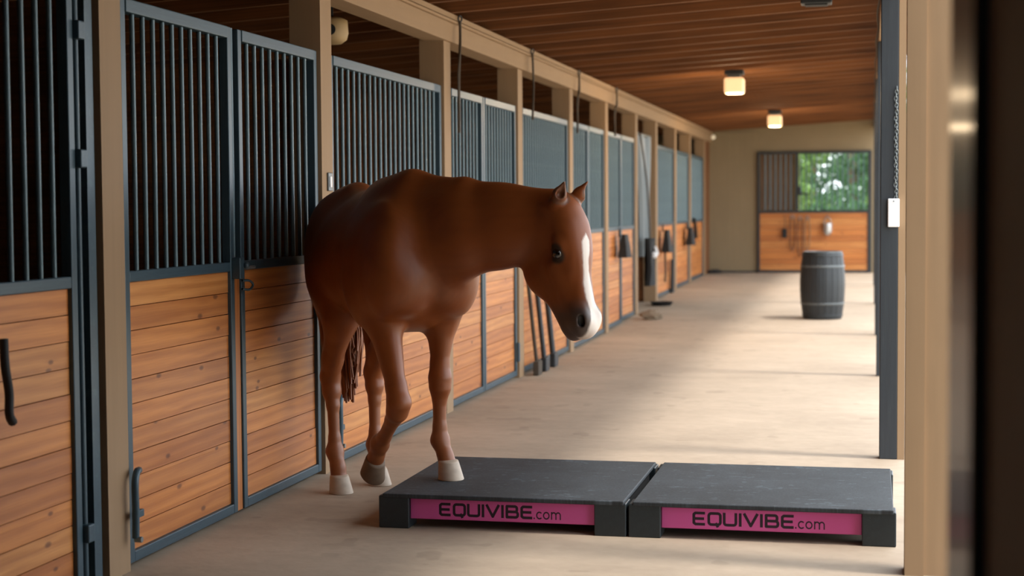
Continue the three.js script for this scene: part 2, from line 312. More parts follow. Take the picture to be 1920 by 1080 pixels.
// ------------------------------------------------------------------ ceiling lamps
{
  const shadeM = S({ color: 0xf3d9b4, roughness: 0.5, emissive: new THREE.Color(1, 0.58, 0.27), emissiveIntensity: 0.85 });
  const bulbM = S({ color: 0xfff0d0, emissive: new THREE.Color(1, 0.78, 0.45), emissiveIntensity: 3 });
  [[-17.2, 'nearer of the two glowing ceiling lamps in the aisle'], [-24.6, 'farther glowing ceiling lamp near the far wall']].forEach(([z, label]) => {
    const x = -1.41, y = ceilY(x);
    const t = thing('ceiling_lamp', label, 'lamp', [x, y, z], 0, 'square ceiling lamps');
    part('mount', rbox(0.2, 0.05, 0.2, 0.01), M.dark, t, [0, -0.025, 0]);
    part('neck', rbox(0.13, 0.04, 0.13, 0.008), M.hoop, t, [0, -0.065, 0]);
    const s = part('shade', rbox(0.21, 0.17, 0.21, 0.03), shadeM, t, [0, -0.165, 0]);
    part('bulb_glow', new THREE.SphereGeometry(0.04, 16, 12), bulbM, s, [0, 0, 0]);
    const L = new THREE.PointLight(new THREE.Color(1, 0.74, 0.46), 4, 0, 2); L.position.set(0, -0.3, 0); L.castShadow = true; L.shadow.radius = 4; t.add(L);
  });
  // lamp at the end of the beam
  const e = thing('beam_end_lamp', 'small white lamp at the far end of the header beam', 'lamp', [-2.85, 2.69, -29.6]);
  part('socket', new THREE.CylinderGeometry(0.03, 0.035, 0.06, 12).rotateX(Math.PI / 2), M.dark, e, [0.02, 0, 0]);
  part('bulb', new THREE.SphereGeometry(0.042, 16, 12), S({ color: 0xf4efe2, roughness: 0.3, emissive: 0xffe6bb, emissiveIntensity: 0.25 }), e, [0.04, 0, 0.06]);
}

// ------------------------------------------------------------------ platforms
{
  const cv = document.createElement('canvas'); cv.width = 1680; cv.height = 184;
  const c = cv.getContext('2d'); c.fillStyle = '#d458a0'; c.fillRect(0, 0, 1680, 184);
  c.strokeStyle = '#1d0820'; c.fillStyle = '#1d0820'; c.lineWidth = 25; c.lineJoin = 'round'; c.lineCap = 'butt';
  c.save(); c.translate(274, 0); c.scale(0.955, 1); const x0 = 0, y0 = 40, y1 = 142, ym = (y0 + y1) / 2, q = 24;
  const line = (...p) => { c.beginPath(); p.forEach((v, i) => (i ? c.lineTo(...v) : c.moveTo(...v))); c.stroke(); };
  const E_ = (x) => { line([x + 100, y0], [x + 14, y0], [x, y0 + 12], [x, y1 - 12], [x + 14, y1], [x + 100, y1]); line([x, ym], [x + 92, ym]); };
  let x = x0; E_(x); x += 134;
  c.beginPath(); c.roundRect(x, y0, 104, y1 - y0, q); c.stroke(); line([x + 62, y1 - 16], [x + 82, y1 + 24]); x += 138;
  c.beginPath(); c.moveTo(x, y0 - 10); c.lineTo(x, y1 - q); c.quadraticCurveTo(x, y1, x + q, y1); c.lineTo(x + 104 - q, y1); c.quadraticCurveTo(x + 104, y1, x + 104, y1 - q); c.lineTo(x + 104, y0 - 10); c.stroke(); x += 142;
  line([x, y0 - 10], [x, y1 + 10]); x += 34;
  line([x, y0 - 10], [x + 60, y1], [x + 120, y0 - 10]); x += 154;
  line([x, y0 - 10], [x, y1 + 10]); x += 42;
  c.beginPath(); c.roundRect(x, y0, 96, (y1 - y0) / 2, [0, 20, 20, 0]); c.stroke(); c.beginPath(); c.roundRect(x, ym, 104, (y1 - y0) / 2, [0, 22, 22, 0]); c.stroke(); x += 142;
  E_(x); x += 116;
  c.lineWidth = 13; c.translate(x - 6, 0); c.scale(0.86, 1); x = 0; c.beginPath(); c.arc(x + 10, y1 + 2, 8, 0, 7); c.fill(); x += 38;
  const cy = y1 - 26, r = 30;
  c.beginPath(); c.arc(x + r, cy, r, -0.75, -5.53, true); c.stroke(); x += 76;
  c.beginPath(); c.arc(x + r, cy, r, 0, 7); c.stroke(); x += 88;
  line([x, cy - 36], [x, cy + 36]); c.beginPath(); c.arc(x + 24, cy - 6, 24, Math.PI, 0); c.lineTo(x + 48, cy + 36); c.stroke(); c.beginPath(); c.arc(x + 72, cy - 6, 24, Math.PI, 0); c.lineTo(x + 96, cy + 36); c.stroke();
  const tex = new THREE.CanvasTexture(cv); tex.colorSpace = THREE.SRGBColorSpace; tex.anisotropy = 8;
  const print = S({ map: tex, roughness: 0.45 });
  [[-2.165, -1.035, 'black vibration platform with pink band under the horse hoof'], [-1.025, 0.115, 'black vibration platform with pink band at right, empty']].forEach(([a, b, label]) => {
    const t = thing('vibration_platform', label, 'platform', [(a + b) / 2, 0, -7.435], 0, 'pair of vibration platforms'), w = b - a, d = 1.11, lw = 0.142, H = 0.15;
    for (const sx of [-1, 1]) for (const sz of [1, -1]) part('leg', rbox(lw, H - 0.003, 0.13, 0.006), M.leg, t, [sx * (w - lw) / 2, (H - 0.003) / 2, sz * (d - 0.13) / 2]);
    part('frame', span(-w / 2 + 0.03, w / 2 - 0.03, 0.06, 0.128, -d / 2 + 0.03, d / 2 - 0.04), M.black, t);
    part('mat', rbox(w - 0.03, 0.02, d - 0.012, 0.005).translate(0, 0, 0), M.mat, t, [0.004, 0.147, 0.008]);
    for (const sz of [1, -1]) {
      const bw = w - 2 * lw, band = part('band', rbox(bw, 0.092, 0.02, 0.003), M.pink, t, [0, 0.088, sz * (d / 2 - 0.035)]);
      const pl = part('lettering', new THREE.PlaneGeometry(bw - 0.006, 0.088), print, band, [0, 0, sz * 0.0106], [0, sz > 0 ? 0 : Math.PI, 0]);
      pl.userData.label = 'EQUIVIBE.com in dark letters on the pink band';
    }
  });
  for (const g of scene.children) if (g.name.startsWith('vibration')) g.traverse((m) => { if (m.name === 'mat') { const uv = m.geometry.attributes.uv, p = m.geometry.attributes.position; for (let i = 0; i < p.count; i++) uv.setXY(i, p.getX(i) + g.position.x, p.getZ(i)); } });
}

// ------------------------------------------------------------------ barrel
{
  const bz = -19.85, H = 0.81, t = thing('barrel', 'dark grey wooden barrel standing on the aisle floor', 'barrel', [-0.56, floorY(bz), bz]);
  const R = (v) => 0.232 + 0.038 * (1 - (2 * v - 1) ** 2) + 0.006 * v, N = 20;
  const stave = (() => {
    const pos = [], idx = [], nv = 12, a = Math.PI / N - 0.006;
    for (let j = 0; j <= nv; j++) { const v = j / nv; for (const [s, o] of [[-1, -0.025], [-1, -0.003], [-0.8, 0], [0.8, 0], [1, -0.003], [1, -0.025]]) { const r = R(v) + o; pos.push(r * Math.sin(a * s), v * H, r * Math.cos(a * s)); } }
    for (let j = 0; j < nv; j++) for (let k = 0; k < 6; k++) { const p = j * 6 + k, q = j * 6 + (k + 1) % 6; idx.push(p, q, q + 6, p, q + 6, p + 6); }
    for (const [o, f] of [[0, 1], [nv * 6, 0]]) for (let k = 1; k < 5; k++) idx.push(o, f ? o + k + 1 : o + k, f ? o + k : o + k + 1);
    const g = new THREE.BufferGeometry(); g.setAttribute('position', new THREE.Float32BufferAttribute(pos, 3)); g.setAttribute('uv', new THREE.Float32BufferAttribute(pos.flatMap((_, i) => (i % 3 ? [] : [pos[i], pos[i + 1]])), 2)); g.setIndex(idx);
    const f = g.toNonIndexed(); f.computeVertexNormals(); return f;
  })();
  for (let i = 0; i < N; i++) part('stave', stave, M.barrel, t, null, [0, i / N * Math.PI * 2, 0]);
  const hoop = (v, h) => { const a = R(v - h / H / 2) + 0.004, b = R(v + h / H / 2) + 0.004; return new THREE.LatheGeometry([[a - 0.008, -h / 2], [a, -h / 2], [b, h / 2], [b - 0.008, h / 2]].map((p) => new THREE.Vector2(...p)), 40); };
  for (const v of [0.05, 0.23, 0.79, 0.955]) part('hoop', hoop(v, v > 0.1 && v < 0.9 ? 0.026 : 0.034), v > 0.1 && v < 0.9 ? M.hoop : M.barrel, t, [0, v * H, 0]);
  part('lid', new THREE.CylinderGeometry(R(1) - 0.02, R(1) - 0.02, 0.03, 32), M.barrel, t, [0, H - 0.03, 0]);
  part('rim', new THREE.TorusGeometry(R(1) - 0.008, 0.009, 8, 40).rotateX(Math.PI / 2), M.hoop, t, [0, H, 0]);
}
console.log('platforms, barrel done');

// ------------------------------------------------------------------ small things
{
  const sp = thing('switch_plate', 'small white switch plate on the tan post behind the horse rump', 'switch', [WX + 0.016, 1.59, -8.33]);
  part('plate', rbox(0.012, 0.1, 0.065, 0.004), M.hoop, sp, [0.004, 0, 0]); part('rocker', rbox(0.012, 0.06, 0.03, 0.003), M.white, sp, [0.009, 0, 0]);
  // speaker above the second stall
  const f = thing('ceiling_speaker', 'beige round-bottomed fixture with a dark round opening above the stall bars', 'fixture', [-3.3, 2.47, -9.62]);
  const bm = S({ color: 0xb59a70, roughness: 0.6 });
  part('housing', new THREE.LatheGeometry([[0, 0], [0.06, 0.005], [0.095, 0.03], [0.105, 0.07], [0.1, 0.15], [0.06, 0.17], [0, 0.175]].map((p) => new THREE.Vector2(...p)), 28), bm, f);
  part('opening', new THREE.CylinderGeometry(0.035, 0.035, 0.04, 20).rotateX(Math.PI / 2).rotateY(0.25), M.black, f, [0.02, 0.085, 0.088]);
  part('hanger', new THREE.CylinderGeometry(0.012, 0.012, 0.3, 8), M.dark, f, [0, 0.3, 0]);
  // cross-tie cords hanging from the beam
  [[-10.99, 0.82, 'looped dark cord hanging on the beam above the horse withers', 0.02], [-13.47, 0.6, 'dark cord hanging on the beam above the horse neck', -0.03], [-15.72, 0.62, 'dark cord hanging on the beam above the horse ears', 0.05], [-18.14, 0.55, 'dark cord hanging on the beam nearest the wash bay', 0.08]].forEach(([z, l, label, dz]) => {
    const t = thing('tie_cord', label, 'cord', [-2.84, 2.79, z], 0, 'cords hanging on the header beam');
    part('hook', new THREE.TorusGeometry(0.02, 0.006, 6, 14), M.dark, t, [0.02, -0.02, 0], [0, 1.2, 0]);
    part('cord', tube([[0.02, -0.04, 0], [0.025, -0.16, 0.012 + dz * 0.3], [0.018, -0.26, -0.01 + dz], [0.016, -l * 0.6, dz * 1.5], [0.012, -l, dz]], 0.01, 40, 6), M.cord, t);
    part('cord', tube([[0.02, -0.04, 0.01], [0.03, -0.2, 0.03], [0.022, -l * 0.5, 0.03 + dz * 2], [0.016, -l * 0.85, dz * 1.3]], 0.007, 30, 6), M.cord, t);
  });
  single('hanging_strap', tube([[0.02, 0.13, 0], [0.03, 0.04, 0.012], [0.03, -0.06, -0.01], [0.035, -0.13, 0.0], [0.03, -0.16, -0.03]], 0.016, 24, 8), M.black, 'black strap hanging on the door at the left edge of the picture', 'strap', [WX, 0.88, -4.93]);
  const jb = thing('junction_box', 'dark box fixed under the ceiling joists at the top edge', 'box', [-0.38, ceilY(-0.38), -11.75]);
  part('box', rbox(0.22, 0.06, 0.16, 0.01), M.dark, jb, [0, -0.028, 0]); part('cover', rbox(0.16, 0.012, 0.12, 0.004), M.black, jb, [0, -0.062, 0]);
  // bags on the doors
  const bag = (z, y, w, h, label, tilt = 0) => {
    const t = thing('halter_bag', label, 'bag', [WX + 0.005, y, z], 0, 'black bags hung on the stall fronts');
    const g = new THREE.BoxGeometry(0.15, h, w, 3, 8, 6), p = g.attributes.position;
    for (let i = 0; i < p.count; i++) { const v = p.getY(i) / h + 0.5, k = mix(1.1, 0.75, v); p.setX(i, p.getX(i) * mix(1.1, 0.45, v) * (1 - 0.4 * (2 * p.getZ(i) / w) ** 2) + 0.085); p.setZ(i, p.getZ(i) * k + 0.008 * Math.sin(v * 9)); }
    g.translate(0, -h / 2 - 0.05, 0); g.computeVertexNormals(); part('pouch', g, M.black, t, null, [tilt, 0, 0]);
    part('strap', tube([[0.02, -0.08, 0.04], [0.02, 0.02, 0.01], [0.02, 0.02, -0.02], [0.02, -0.08, -0.04]], 0.008, 20, 6), M.black, t);
    return t;
  };
  bag(-18.66, 1.16, 0.3, 0.27, 'black halter bag on the stall front nearest the horse nose');
  bag(-22.7, 1.15, 0.34, 0.32, 'black bag on the first stall front past the wash bay');
  bag(-25.75, 1.14, 0.4, 0.28, 'black bag on the second stall front past the wash bay');
  single('strap', tube([[0.02, 0.12, 0.12], [0.03, 0.02, 0.02], [0.03, -0.12, -0.1], [0.025, -0.2, -0.2]], 0.028, 20, 8), M.black, 'dark strap hanging aslant beside the farthest black bag', 'strap', [WX + 0.02, 1.1, -26.8]);
  single('lead_rope', tube([[0.02, 0.3, 0], [0.03, 0, 0.03], [0.03, -0.3, -0.02], [0.03, -0.4, 0.05]], 0.016, 24, 6), M.cord, 'dark rope hanging under the black bag past the wash bay', 'rope', [WX, 0.75, -22.95]);
  single('boot_strip', rbox(0.05, 0.5, 0.14, 0.012), M.dark, 'tall dark strip leaning on the stall front past the wash bay', 'strip', [WX + 0.035, floorY(-23.7) + 0.25, -23.75], [0, 0, -0.02]);
  // grey sheet hanging in the wash bay
  const sheetM = S({ color: 0x737f85, roughness: 0.45, side: THREE.DoubleSide });
  const sg = new THREE.PlaneGeometry(1.25, 1.6, 48, 24), sp2 = sg.attributes.position;
  for (let i = 0; i < sp2.count; i++) { const x = sp2.getX(i), y = sp2.getY(i), v = y / 1.6 + 0.5; sp2.setZ(i, 0.05 * Math.sin(x * 21 + y * 0.7) * mix(1, 0.45, v) + 0.03 * Math.sin(x * 9 - y * 2)); sp2.setX(i, x * mix(0.72, 1, v) + 0.12 * (1 - v)); }
  sg.computeVertexNormals();
  const sh = thing('hanging_sheet', 'grey crumpled sheet hanging in the wash bay opening', 'sheet', [WX - 0.06, 0.42, -21.2]);
  part('sheet', sg, sheetM, sh, [0, 1.15, -0.13], [0, Math.PI / 2, 0]);
  part('rod', new THREE.CylinderGeometry(0.015, 0.015, 1.72, 8).rotateX(Math.PI / 2), M.galv, sh, [0, 1.97, 0.04]);
  const co = thing('hanging_coat', 'black coat hanging below the grey sheet in the wash bay', 'coat', [WX + 0.09, 0.4, -20.85]);
  const cg = new THREE.BoxGeometry(0.1, 0.62, 0.42, 4, 12, 10), cp = cg.attributes.position;
  for (let i = 0; i < cp.count; i++) { const v = cp.getY(i) / 0.62 + 0.5, z = cp.getZ(i); cp.setZ(i, z * mix(1, 0.6, v * v)); cp.setX(i, cp.getX(i) * (1 - 0.5 * (z / 0.21) ** 2) + 0.02 * Math.sin(z * 30 + v * 4)); }
  cg.computeVertexNormals(); part('coat', cg, M.black, co, [0, 0.31, 0]);
  part('hanger_strap', tube([[0, 0.6, 0], [-0.01, 0.9, 0], [-0.04, 1.4, 0.02], [-0.125, 2.0, 0.02]], 0.012, 20, 6), M.cord, co);
  part('buckle', mergeGeometries([new THREE.SphereGeometry(0.045, 12, 8), new THREE.CylinderGeometry(0.02, 0.03, 0.14, 10).rotateX(0.9).translate(0.02, 0.06, -0.06)].map((g) => g.toNonIndexed())), M.white, co, [0.06, 0.4, 0.06]);
  single('rubber_dish', new THREE.LatheGeometry([[0, 0.01], [0.11, 0.01], [0.15, 0.05], [0.16, 0.05], [0.12, 0], [0, 0]].map((p) => new THREE.Vector2(...p)), 24), M.black, 'flat black rubber dish on the floor before the wash bay', 'dish', [-2.74, floorY(-21.4), -21.5]);
  const rg = new THREE.DodecahedronGeometry(0.1, 1), rp = rg.attributes.position; for (let i = 0; i < rp.count; i++) { const k = 0.8 + 0.4 * hash(Math.round(rp.getX(i) * 50), Math.round(rp.getY(i) * 50 + rp.getZ(i) * 31), 4); rp.setXYZ(i, rp.getX(i) * k * 1.4, rp.getY(i) * k * 0.65, rp.getZ(i) * k); } rg.computeVertexNormals();
  single('door_stone', rg, S({ color: 0x857866, roughness: 0.9 }), 'rough grey stone lying on the aisle floor by the wash bay', 'stone', [-2.62, floorY(-19.6) + 0.05, -19.5]);
  single('floor_clump', rg.clone().scale(1.1, 0.6, 1.6), M.dark, 'small dark clump on the floor under the far left post', 'clump', [-2.78, floorY(-29.4) + 0.035, -29.45]);
  // tools leaning between the stalls behind the horse's muzzle
  [[-13.42, 0.95, 0.016, M.cord, 'thin dark handle leaning on the post under the horse jaw'], [-13.75, 1.1, 0.022, M.dark, 'dark pole leaning on the stall front under the horse jaw'], [-14.15, 1.0, 0.026, M.dark, 'thick dark pole leaning on the stall front by the horse muzzle']].forEach(([z, l, r, m, label], i) => {
    const t = thing(['rake', 'broom', 'fork'][i], label, 'tool', [WX + 0.12, 0, z], 0);
    part('handle', new THREE.CylinderGeometry(r, r, l, 10).translate(0, l / 2 + 0.02, 0), m, t, null, [0, 0, 0.1]);
    part('head', rbox(0.05, 0.12, 0.16, 0.01).translate(0, 0.062, 0), m, t);
  });
  // things hanging on the far stall front
  const fz = -29.68, fy = floorY(-29.75);
  const halter = (x, y, l, label, m) => { const t = thing('halter', label, 'halter', [x, y, fz], 0, 'tack hung on the far stall front'); part('strap', tube([[-0.03, 0, 0.02], [-0.045, -l * 0.4, 0.03], [-0.03, -l * 0.9, 0.02], [0, -l, 0.03], [0.03, -l * 0.85, 0.02], [0.045, -l * 0.4, 0.03], [0.03, 0, 0.02]], 0.011, 40, 6), m, t); part('ring', new THREE.TorusGeometry(0.03, 0.007, 6, 16), M.galv, t, [0, 0.0, 0.03]); };
  const leather = S({ color: 0x5a3422, roughness: 0.6 });
  halter(-1.38, 1.22, 0.62, 'brown leather halter beside the black brush on the far stall front', leather);
  halter(-1.24, 1.2, 0.72, 'dark leather halter in the middle of the far stall front', leather);
  halter(-1.11, 1.2, 0.6, 'tan rope halter nearest the barrel on the far stall front', M.rope);
  const br = thing('grooming_brush', 'black brush hanging on the far stall front', 'brush', [-1.52, 0.92, fz]); part('back', rbox(0.09, 0.17, 0.04, 0.015), M.black, br, [0, 0, 0.03]); part('loop', tube([[0, 0.08, 0.03], [0.01, 0.2, 0.02], [0, 0.34, 0.02]], 0.006, 12, 6), M.cord, br);
  const sc = thing('feed_scoop', 'shiny metal scoop hanging on the far stall front above the barrel', 'scoop', [-0.75, 1.0, fz - 0.0]);
  part('bowl', new THREE.LatheGeometry([[0, -0.12], [0.06, -0.11], [0.085, -0.04], [0.085, 0.1], [0.08, 0.1], [0.08, -0.04], [0.055, -0.1], [0, -0.11]].map((p) => new THREE.Vector2(...p)), 24), S({ color: 0xb9bec4, roughness: 0.25, metalness: 0.7 }), sc, [0, 0, 0.05]);
  part('handle', tube([[0.07, 0.1, 0.05], [0.04, 0.18, 0.0], [0, 0.24, -0.028], [-0.04, 0.18, 0.0], [-0.07, 0.1, 0.05]], 0.007, 20, 6), M.galv, sc);
}

// ------------------------------------------------------------------ the horse
{
  const V = (x, y, z) => [x, y, z];
  // head frame (local to the horse: x forward, y up, z to its right)
  const hd = 19 * Math.PI / 180, ht = 14 * Math.PI / 180;
  const hf = [Math.cos(hd), 0, -Math.sin(hd)], HO = [1.2, 1.49, -0.43];
  const HA = [hf[0] * Math.sin(ht), -Math.cos(ht), hf[2] * Math.sin(ht)], HN = [hf[0] * Math.cos(ht), Math.sin(ht), hf[2] * Math.cos(ht)], HB = [Math.sin(hd), 0, Math.cos(hd)];
  const hp = (u, n, b) => [0, 1, 2].map((i) => HO[i] + HA[i] * u + HN[i] * n + HB[i] * b);
  const toHead = (x, y, z) => { const d = [x - HO[0], y - HO[1], z - HO[2]], q = (v) => d[0] * v[0] + d[1] * v[1] + d[2] * v[2]; return [q(HA), q(HN), q(HB)]; };
  const prims = [];
  const dot = (a, b) => a[0] * b[0] + a[1] * b[1] + a[2] * b[2], nrm = (a) => { const l = Math.hypot(...a); return a.map((v) => v / l); };
  const cross = (a, b) => [a[1] * b[2] - a[2] * b[1], a[2] * b[0] - a[0] * b[2], a[0] * b[1] - a[1] * b[0]];
  // tapered capsule, optionally squashed along direction w by factor q
  function cone(a, b, ra, rb, k = 0.03, q = 1, w = [0, 0, 1]) {
    const ab = [b[0] - a[0], b[1] - a[1], b[2] - a[2]], l2 = dot(ab, ab);
    if (q !== 1) { const d = dot(w, ab) / l2; w = nrm([w[0] - ab[0] * d, w[1] - ab[1] * d, w[2] - ab[2] * d]); }
    const f = (x, y, z) => {
      let px = x - a[0], py = y - a[1], pz = z - a[2]; const t = clamp((px * ab[0] + py * ab[1] + pz * ab[2]) / l2);
      px -= ab[0] * t; py -= ab[1] * t; pz -= ab[2] * t;
      if (q !== 1) { const d = px * w[0] + py * w[1] + pz * w[2], e = d * (1 / q - 1); px += w[0] * e; py += w[1] * e; pz += w[2] * e; const r = ra + (rb - ra) * t, L = Math.hypot(px, py, pz); return (L - r) * (q + (1 - q) * (1 - Math.min(1, Math.abs(d / q) / (L + 1e-6)))); }
      return Math.sqrt(px * px + py * py + pz * pz) - ra - (rb - ra) * t;
    };
    prims.push({ f, k, c: a.map((v, i) => (v + b[i]) / 2), r: Math.sqrt(l2) / 2 + Math.max(ra, rb) });
  }
  // ellipsoid with axes e0,e1,e2
  function ell(c, r, k = 0.05, e = [[1, 0, 0], [0, 1, 0], [0, 0, 1]]) {
    const f = (x, y, z) => {
      const d = [x - c[0], y - c[1], z - c[2]], p = [dot(d, e[0]) / r[0], dot(d, e[1]) / r[1], dot(d, e[2]) / r[2]];
      const k0 = Math.hypot(...p), k1 = Math.hypot(p[0] / r[0], p[1] / r[1], p[2] / r[2]); return k1 < 1e-6 ? -Math.min(...r) : k0 * (k0 - 1) / k1;
    };
    prims.push({ f, k, c, r: Math.max(...r) });
  }
  const tilt = (deg) => { const a = deg * Math.PI / 180; return [[Math.cos(a), Math.sin(a), 0], [-Math.sin(a), Math.cos(a), 0], [0, 0, 1]]; };
  // trunk
  ell([0.04, 1.2, -0.01], [0.58, 0.31, 0.272], 0.05, tilt(3));
  ell([0.42, 1.2, 0], [0.35, 0.335, 0.245], 0.1, tilt(12));
  ell([-0.3, 1.31, -0.035], [0.3, 0.235, 0.2], 0.08, tilt(-8));
  cone([-0.46, 1.42, -0.04], [-0.22, 1.495, -0.03], 0.06, 0.075, 0.09);
  cone([-0.1, 1.455, -0.02], [0.25, 1.49, 0], 0.05, 0.06, 0.1);
  cone([0.24, 1.5, 0], [0.54, 1.565, 0], 0.055, 0.055, 0.14);
  for (const s of [-1, 1]) {
    ell([-0.37, 1.19, s * 0.105 - 0.035], [0.21, 0.3, 0.115], 0.07, tilt(-14));
    ell([-0.2, 1.06, s * 0.13 - 0.02], [0.17, 0.2, 0.09], 0.07);
    ell([0.51, 1.17, s * 0.15], [0.16, 0.29, 0.08], 0.16, tilt(-24));
    ell([0.42, 1.05, s * 0.17], [0.16, 0.15, 0.085], 0.08);
    ell([0.67, 1.09, s * 0.11], [0.1, 0.13, 0.105], 0.07);
    ell([0.62, 1.14, s * 0.185], [0.12, 0.19, 0.085], 0.08);
  }
  // neck
  const side = [0.45, 0, 0.89];
  cone([0.45, 1.3, 0], [0.74, 1.33, -0.1], 0.28, 0.225, 0.07, 0.6, [0.3, 0, 0.95]);
  cone([0.74, 1.33, -0.1], [0.95, 1.355, -0.25], 0.215, 0.185, 0.05, 0.55, side);
  cone([0.95, 1.36, -0.25], [1.13, 1.375, -0.38], 0.178, 0.145, 0.05, 0.58, [0.5, 0, 0.86]);
  cone([0.5, 1.555, 0], [0.8, 1.535, -0.14], 0.045, 0.035, 0.06);
  cone([0.8, 1.535, -0.14], [1.15, 1.47, -0.4], 0.035, 0.035, 0.05);
  // head
  const hr = [HA, HN, HB];
  ell(hp(0.11, -0.03, 0), [0.14, 0.105, 0.095], 0.04, hr);
  ell(hp(0.2, 0.005, 0), [0.15, 0.075, 0.092], 0.04, hr);
  cone(hp(0.16, 0.01, 0), hp(0.5, -0.005, 0), 0.062, 0.05, 0.05);
  for (const s of [-1, 1]) {
    ell(hp(0.28, -0.13, s * 0.045), [0.15, 0.145, 0.04], 0.04, hr);
    ell(hp(0.225, -0.005, s * 0.078), [0.05, 0.03, 0.028], 0.025, hr);
    cone(hp(0.3, -0.055, s * 0.076), hp(0.41, -0.045, s * 0.05), 0.02, 0.01, 0.03);
    ell(hp(0.545, 0.005, s * 0.04), [0.05, 0.045, 0.03], 0.025, hr);
    cone(hp(0.33, -0.17, s * 0.025), hp(0.56, -0.1, s * 0.018), 0.045, 0.03, 0.04);
  }
  cone(hp(0.3, -0.06, 0), hp(0.54, -0.045, 0), 0.075, 0.06, 0.05);
  ell(hp(0.575, -0.02, 0), [0.065, 0.065, 0.06], 0.03, hr);
  ell(hp(0.59, -0.085, 0), [0.045, 0.04, 0.042], 0.025, hr);
  // ears
  const earDir = nrm([-HA[0] * 0.66 + HN[0] * 0.76, -HA[1] * 0.66 + HN[1] * 0.76, -HA[2] * 0.66 + HN[2] * 0.76]);
  const ears = [-1, 1].map((s) => { const b = hp(0.03, 0.005, s * 0.062), d = nrm(earDir.map((v, i) => v + HB[i] * 0.12 * s)); const at = (t) => b.map((v, i) => v + d[i] * t); cone(at(0), at(0.05), 0.026, 0.03, 0.025); cone(at(0.05), at(0.116), 0.031, 0.004, 0.012); return { at, s }; });
  // carve list (subtractions): ear hollows, nostrils, eye sockets
  const cuts = [];
  const cut = (c, r, k) => cuts.push({ c, r, k });
  for (const e of ears) { for (const [t, r, o] of [[0.04, 0.017, 0.028], [0.058, 0.017, 0.029], [0.076, 0.013, 0.025], [0.09, 0.009, 0.02]]) { const p = e.at(t); cut(p.map((v, i) => v + HN[i] * o * 0.8 + HB[i] * o * 0.6 * e.s), r, 0.008); } }
  for (const s of [-1, 1]) { for (const q of [0, 0.012, 0.024]) cut(hp(0.55 + q, 0.024 - q * 0.3, s * (0.064 - q * 0.25)), 0.013, 0.01); }
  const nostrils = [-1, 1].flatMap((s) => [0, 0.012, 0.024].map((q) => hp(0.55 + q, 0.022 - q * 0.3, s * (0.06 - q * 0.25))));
  // legs
  const leg = (pts, k = 0.03) => { for (let i = 0; i + 1 < pts.length; i++) cone(pts[i].slice(0, 3), pts[i + 1].slice(0, 3), pts[i][3], pts[i + 1][3], pts[i][4] ?? k, pts[i][5] ?? 1); };
  // right hind
  leg([[-0.3, 1.1, 0.09, 0.16, 0.06, 0.7], [-0.12, 0.9, 0.115, 0.105, 0.05, 0.75], [-0.24, 0.68, 0.115, 0.062, 0.03, 0.85], [-0.285, 0.58, 0.11, 0.052], [-0.275, 0.51, 0.108, 0.045], [-0.26, 0.44, 0.108, 0.031], [-0.25, 0.27, 0.106, 0.028], [-0.25, 0.205, 0.105, 0.043], [-0.21, 0.125, 0.104, 0.036], [-0.2, 0.07, 0.104, 0.044]], 0.022);
  cone([-0.38, 1.0, 0.09], [-0.31, 0.6, 0.11], 0.08, 0.026, 0.05, 0.7);
  cone([-0.3, 0.57, 0.108], [-0.285, 0.25, 0.105], 0.022, 0.016, 0.02);
  // left hind
  leg([[-0.33, 1.1, -0.16, 0.16, 0.06, 0.7], [-0.16, 0.9, -0.175, 0.105, 0.05, 0.75], [-0.33, 0.68, -0.175, 0.062, 0.03, 0.85], [-0.385, 0.58, -0.17, 0.052], [-0.375, 0.51, -0.17, 0.045], [-0.37, 0.44, -0.168, 0.031], [-0.365, 0.27, -0.165, 0.028], [-0.365, 0.205, -0.163, 0.043], [-0.335, 0.125, -0.16, 0.036], [-0.325, 0.07, -0.16, 0.044]], 0.022);
  cone([-0.44, 1.0, -0.16], [-0.41, 0.6, -0.17], 0.075, 0.026, 0.05, 0.7);
  cone([-0.4, 0.57, -0.17], [-0.395, 0.25, -0.165], 0.022, 0.016, 0.02);
  // left fore, standing on the platform
  leg([[0.52, 1.06, -0.18, 0.11, 0.05, 0.8], [0.47, 0.93, -0.17, 0.092, 0.04, 0.85], [0.485, 0.7, -0.152, 0.046], [0.49, 0.635, -0.15, 0.052], [0.49, 0.585, -0.15, 0.048], [0.485, 0.54, -0.15, 0.033], [0.482, 0.4, -0.15, 0.03], [0.48, 0.335, -0.152, 0.043], [0.52, 0.265, -0.16, 0.035], [0.535, 0.225, -0.165, 0.044]], 0.022);
  cone([0.462, 0.6, -0.15], [0.455, 0.36, -0.152], 0.022, 0.018, 0.02);
  // right fore, lifted
  leg([[0.53, 1.05, 0.15, 0.11, 0.05, 0.8], [0.51, 0.92, 0.145, 0.092, 0.04, 0.85], [0.625, 0.62, 0.135, 0.05], [0.65, 0.55, 0.133, 0.054], [0.625, 0.505, 0.132, 0.048], [0.575, 0.465, 0.132, 0.034], [0.46, 0.365, 0.13, 0.03], [0.41, 0.33, 0.13, 0.043], [0.365, 0.265, 0.13, 0.036], [0.345, 0.24, 0.13, 0.043]], 0.022);
  cone([0.6, 0.47, 0.132], [0.43, 0.33, 0.13], 0.022, 0.018, 0.02);

  const sminP = (a, b, k) => { const h = Math.max(k - Math.abs(a - b), 0) / k; return Math.min(a, b) - h * h * k * 0.25; };
  const smaxP = (a, b, k) => -sminP(-a, -b, k);
  const evalSet = (set, cs, x, y, z) => { let d = 1e3; for (const p of set) d = sminP(d, p.f(x, y, z), p.k); for (const c of cs) d = smaxP(d, c.r - Math.hypot(x - c.c[0], y - c.c[1], z - c.c[2]), c.k); return d; };
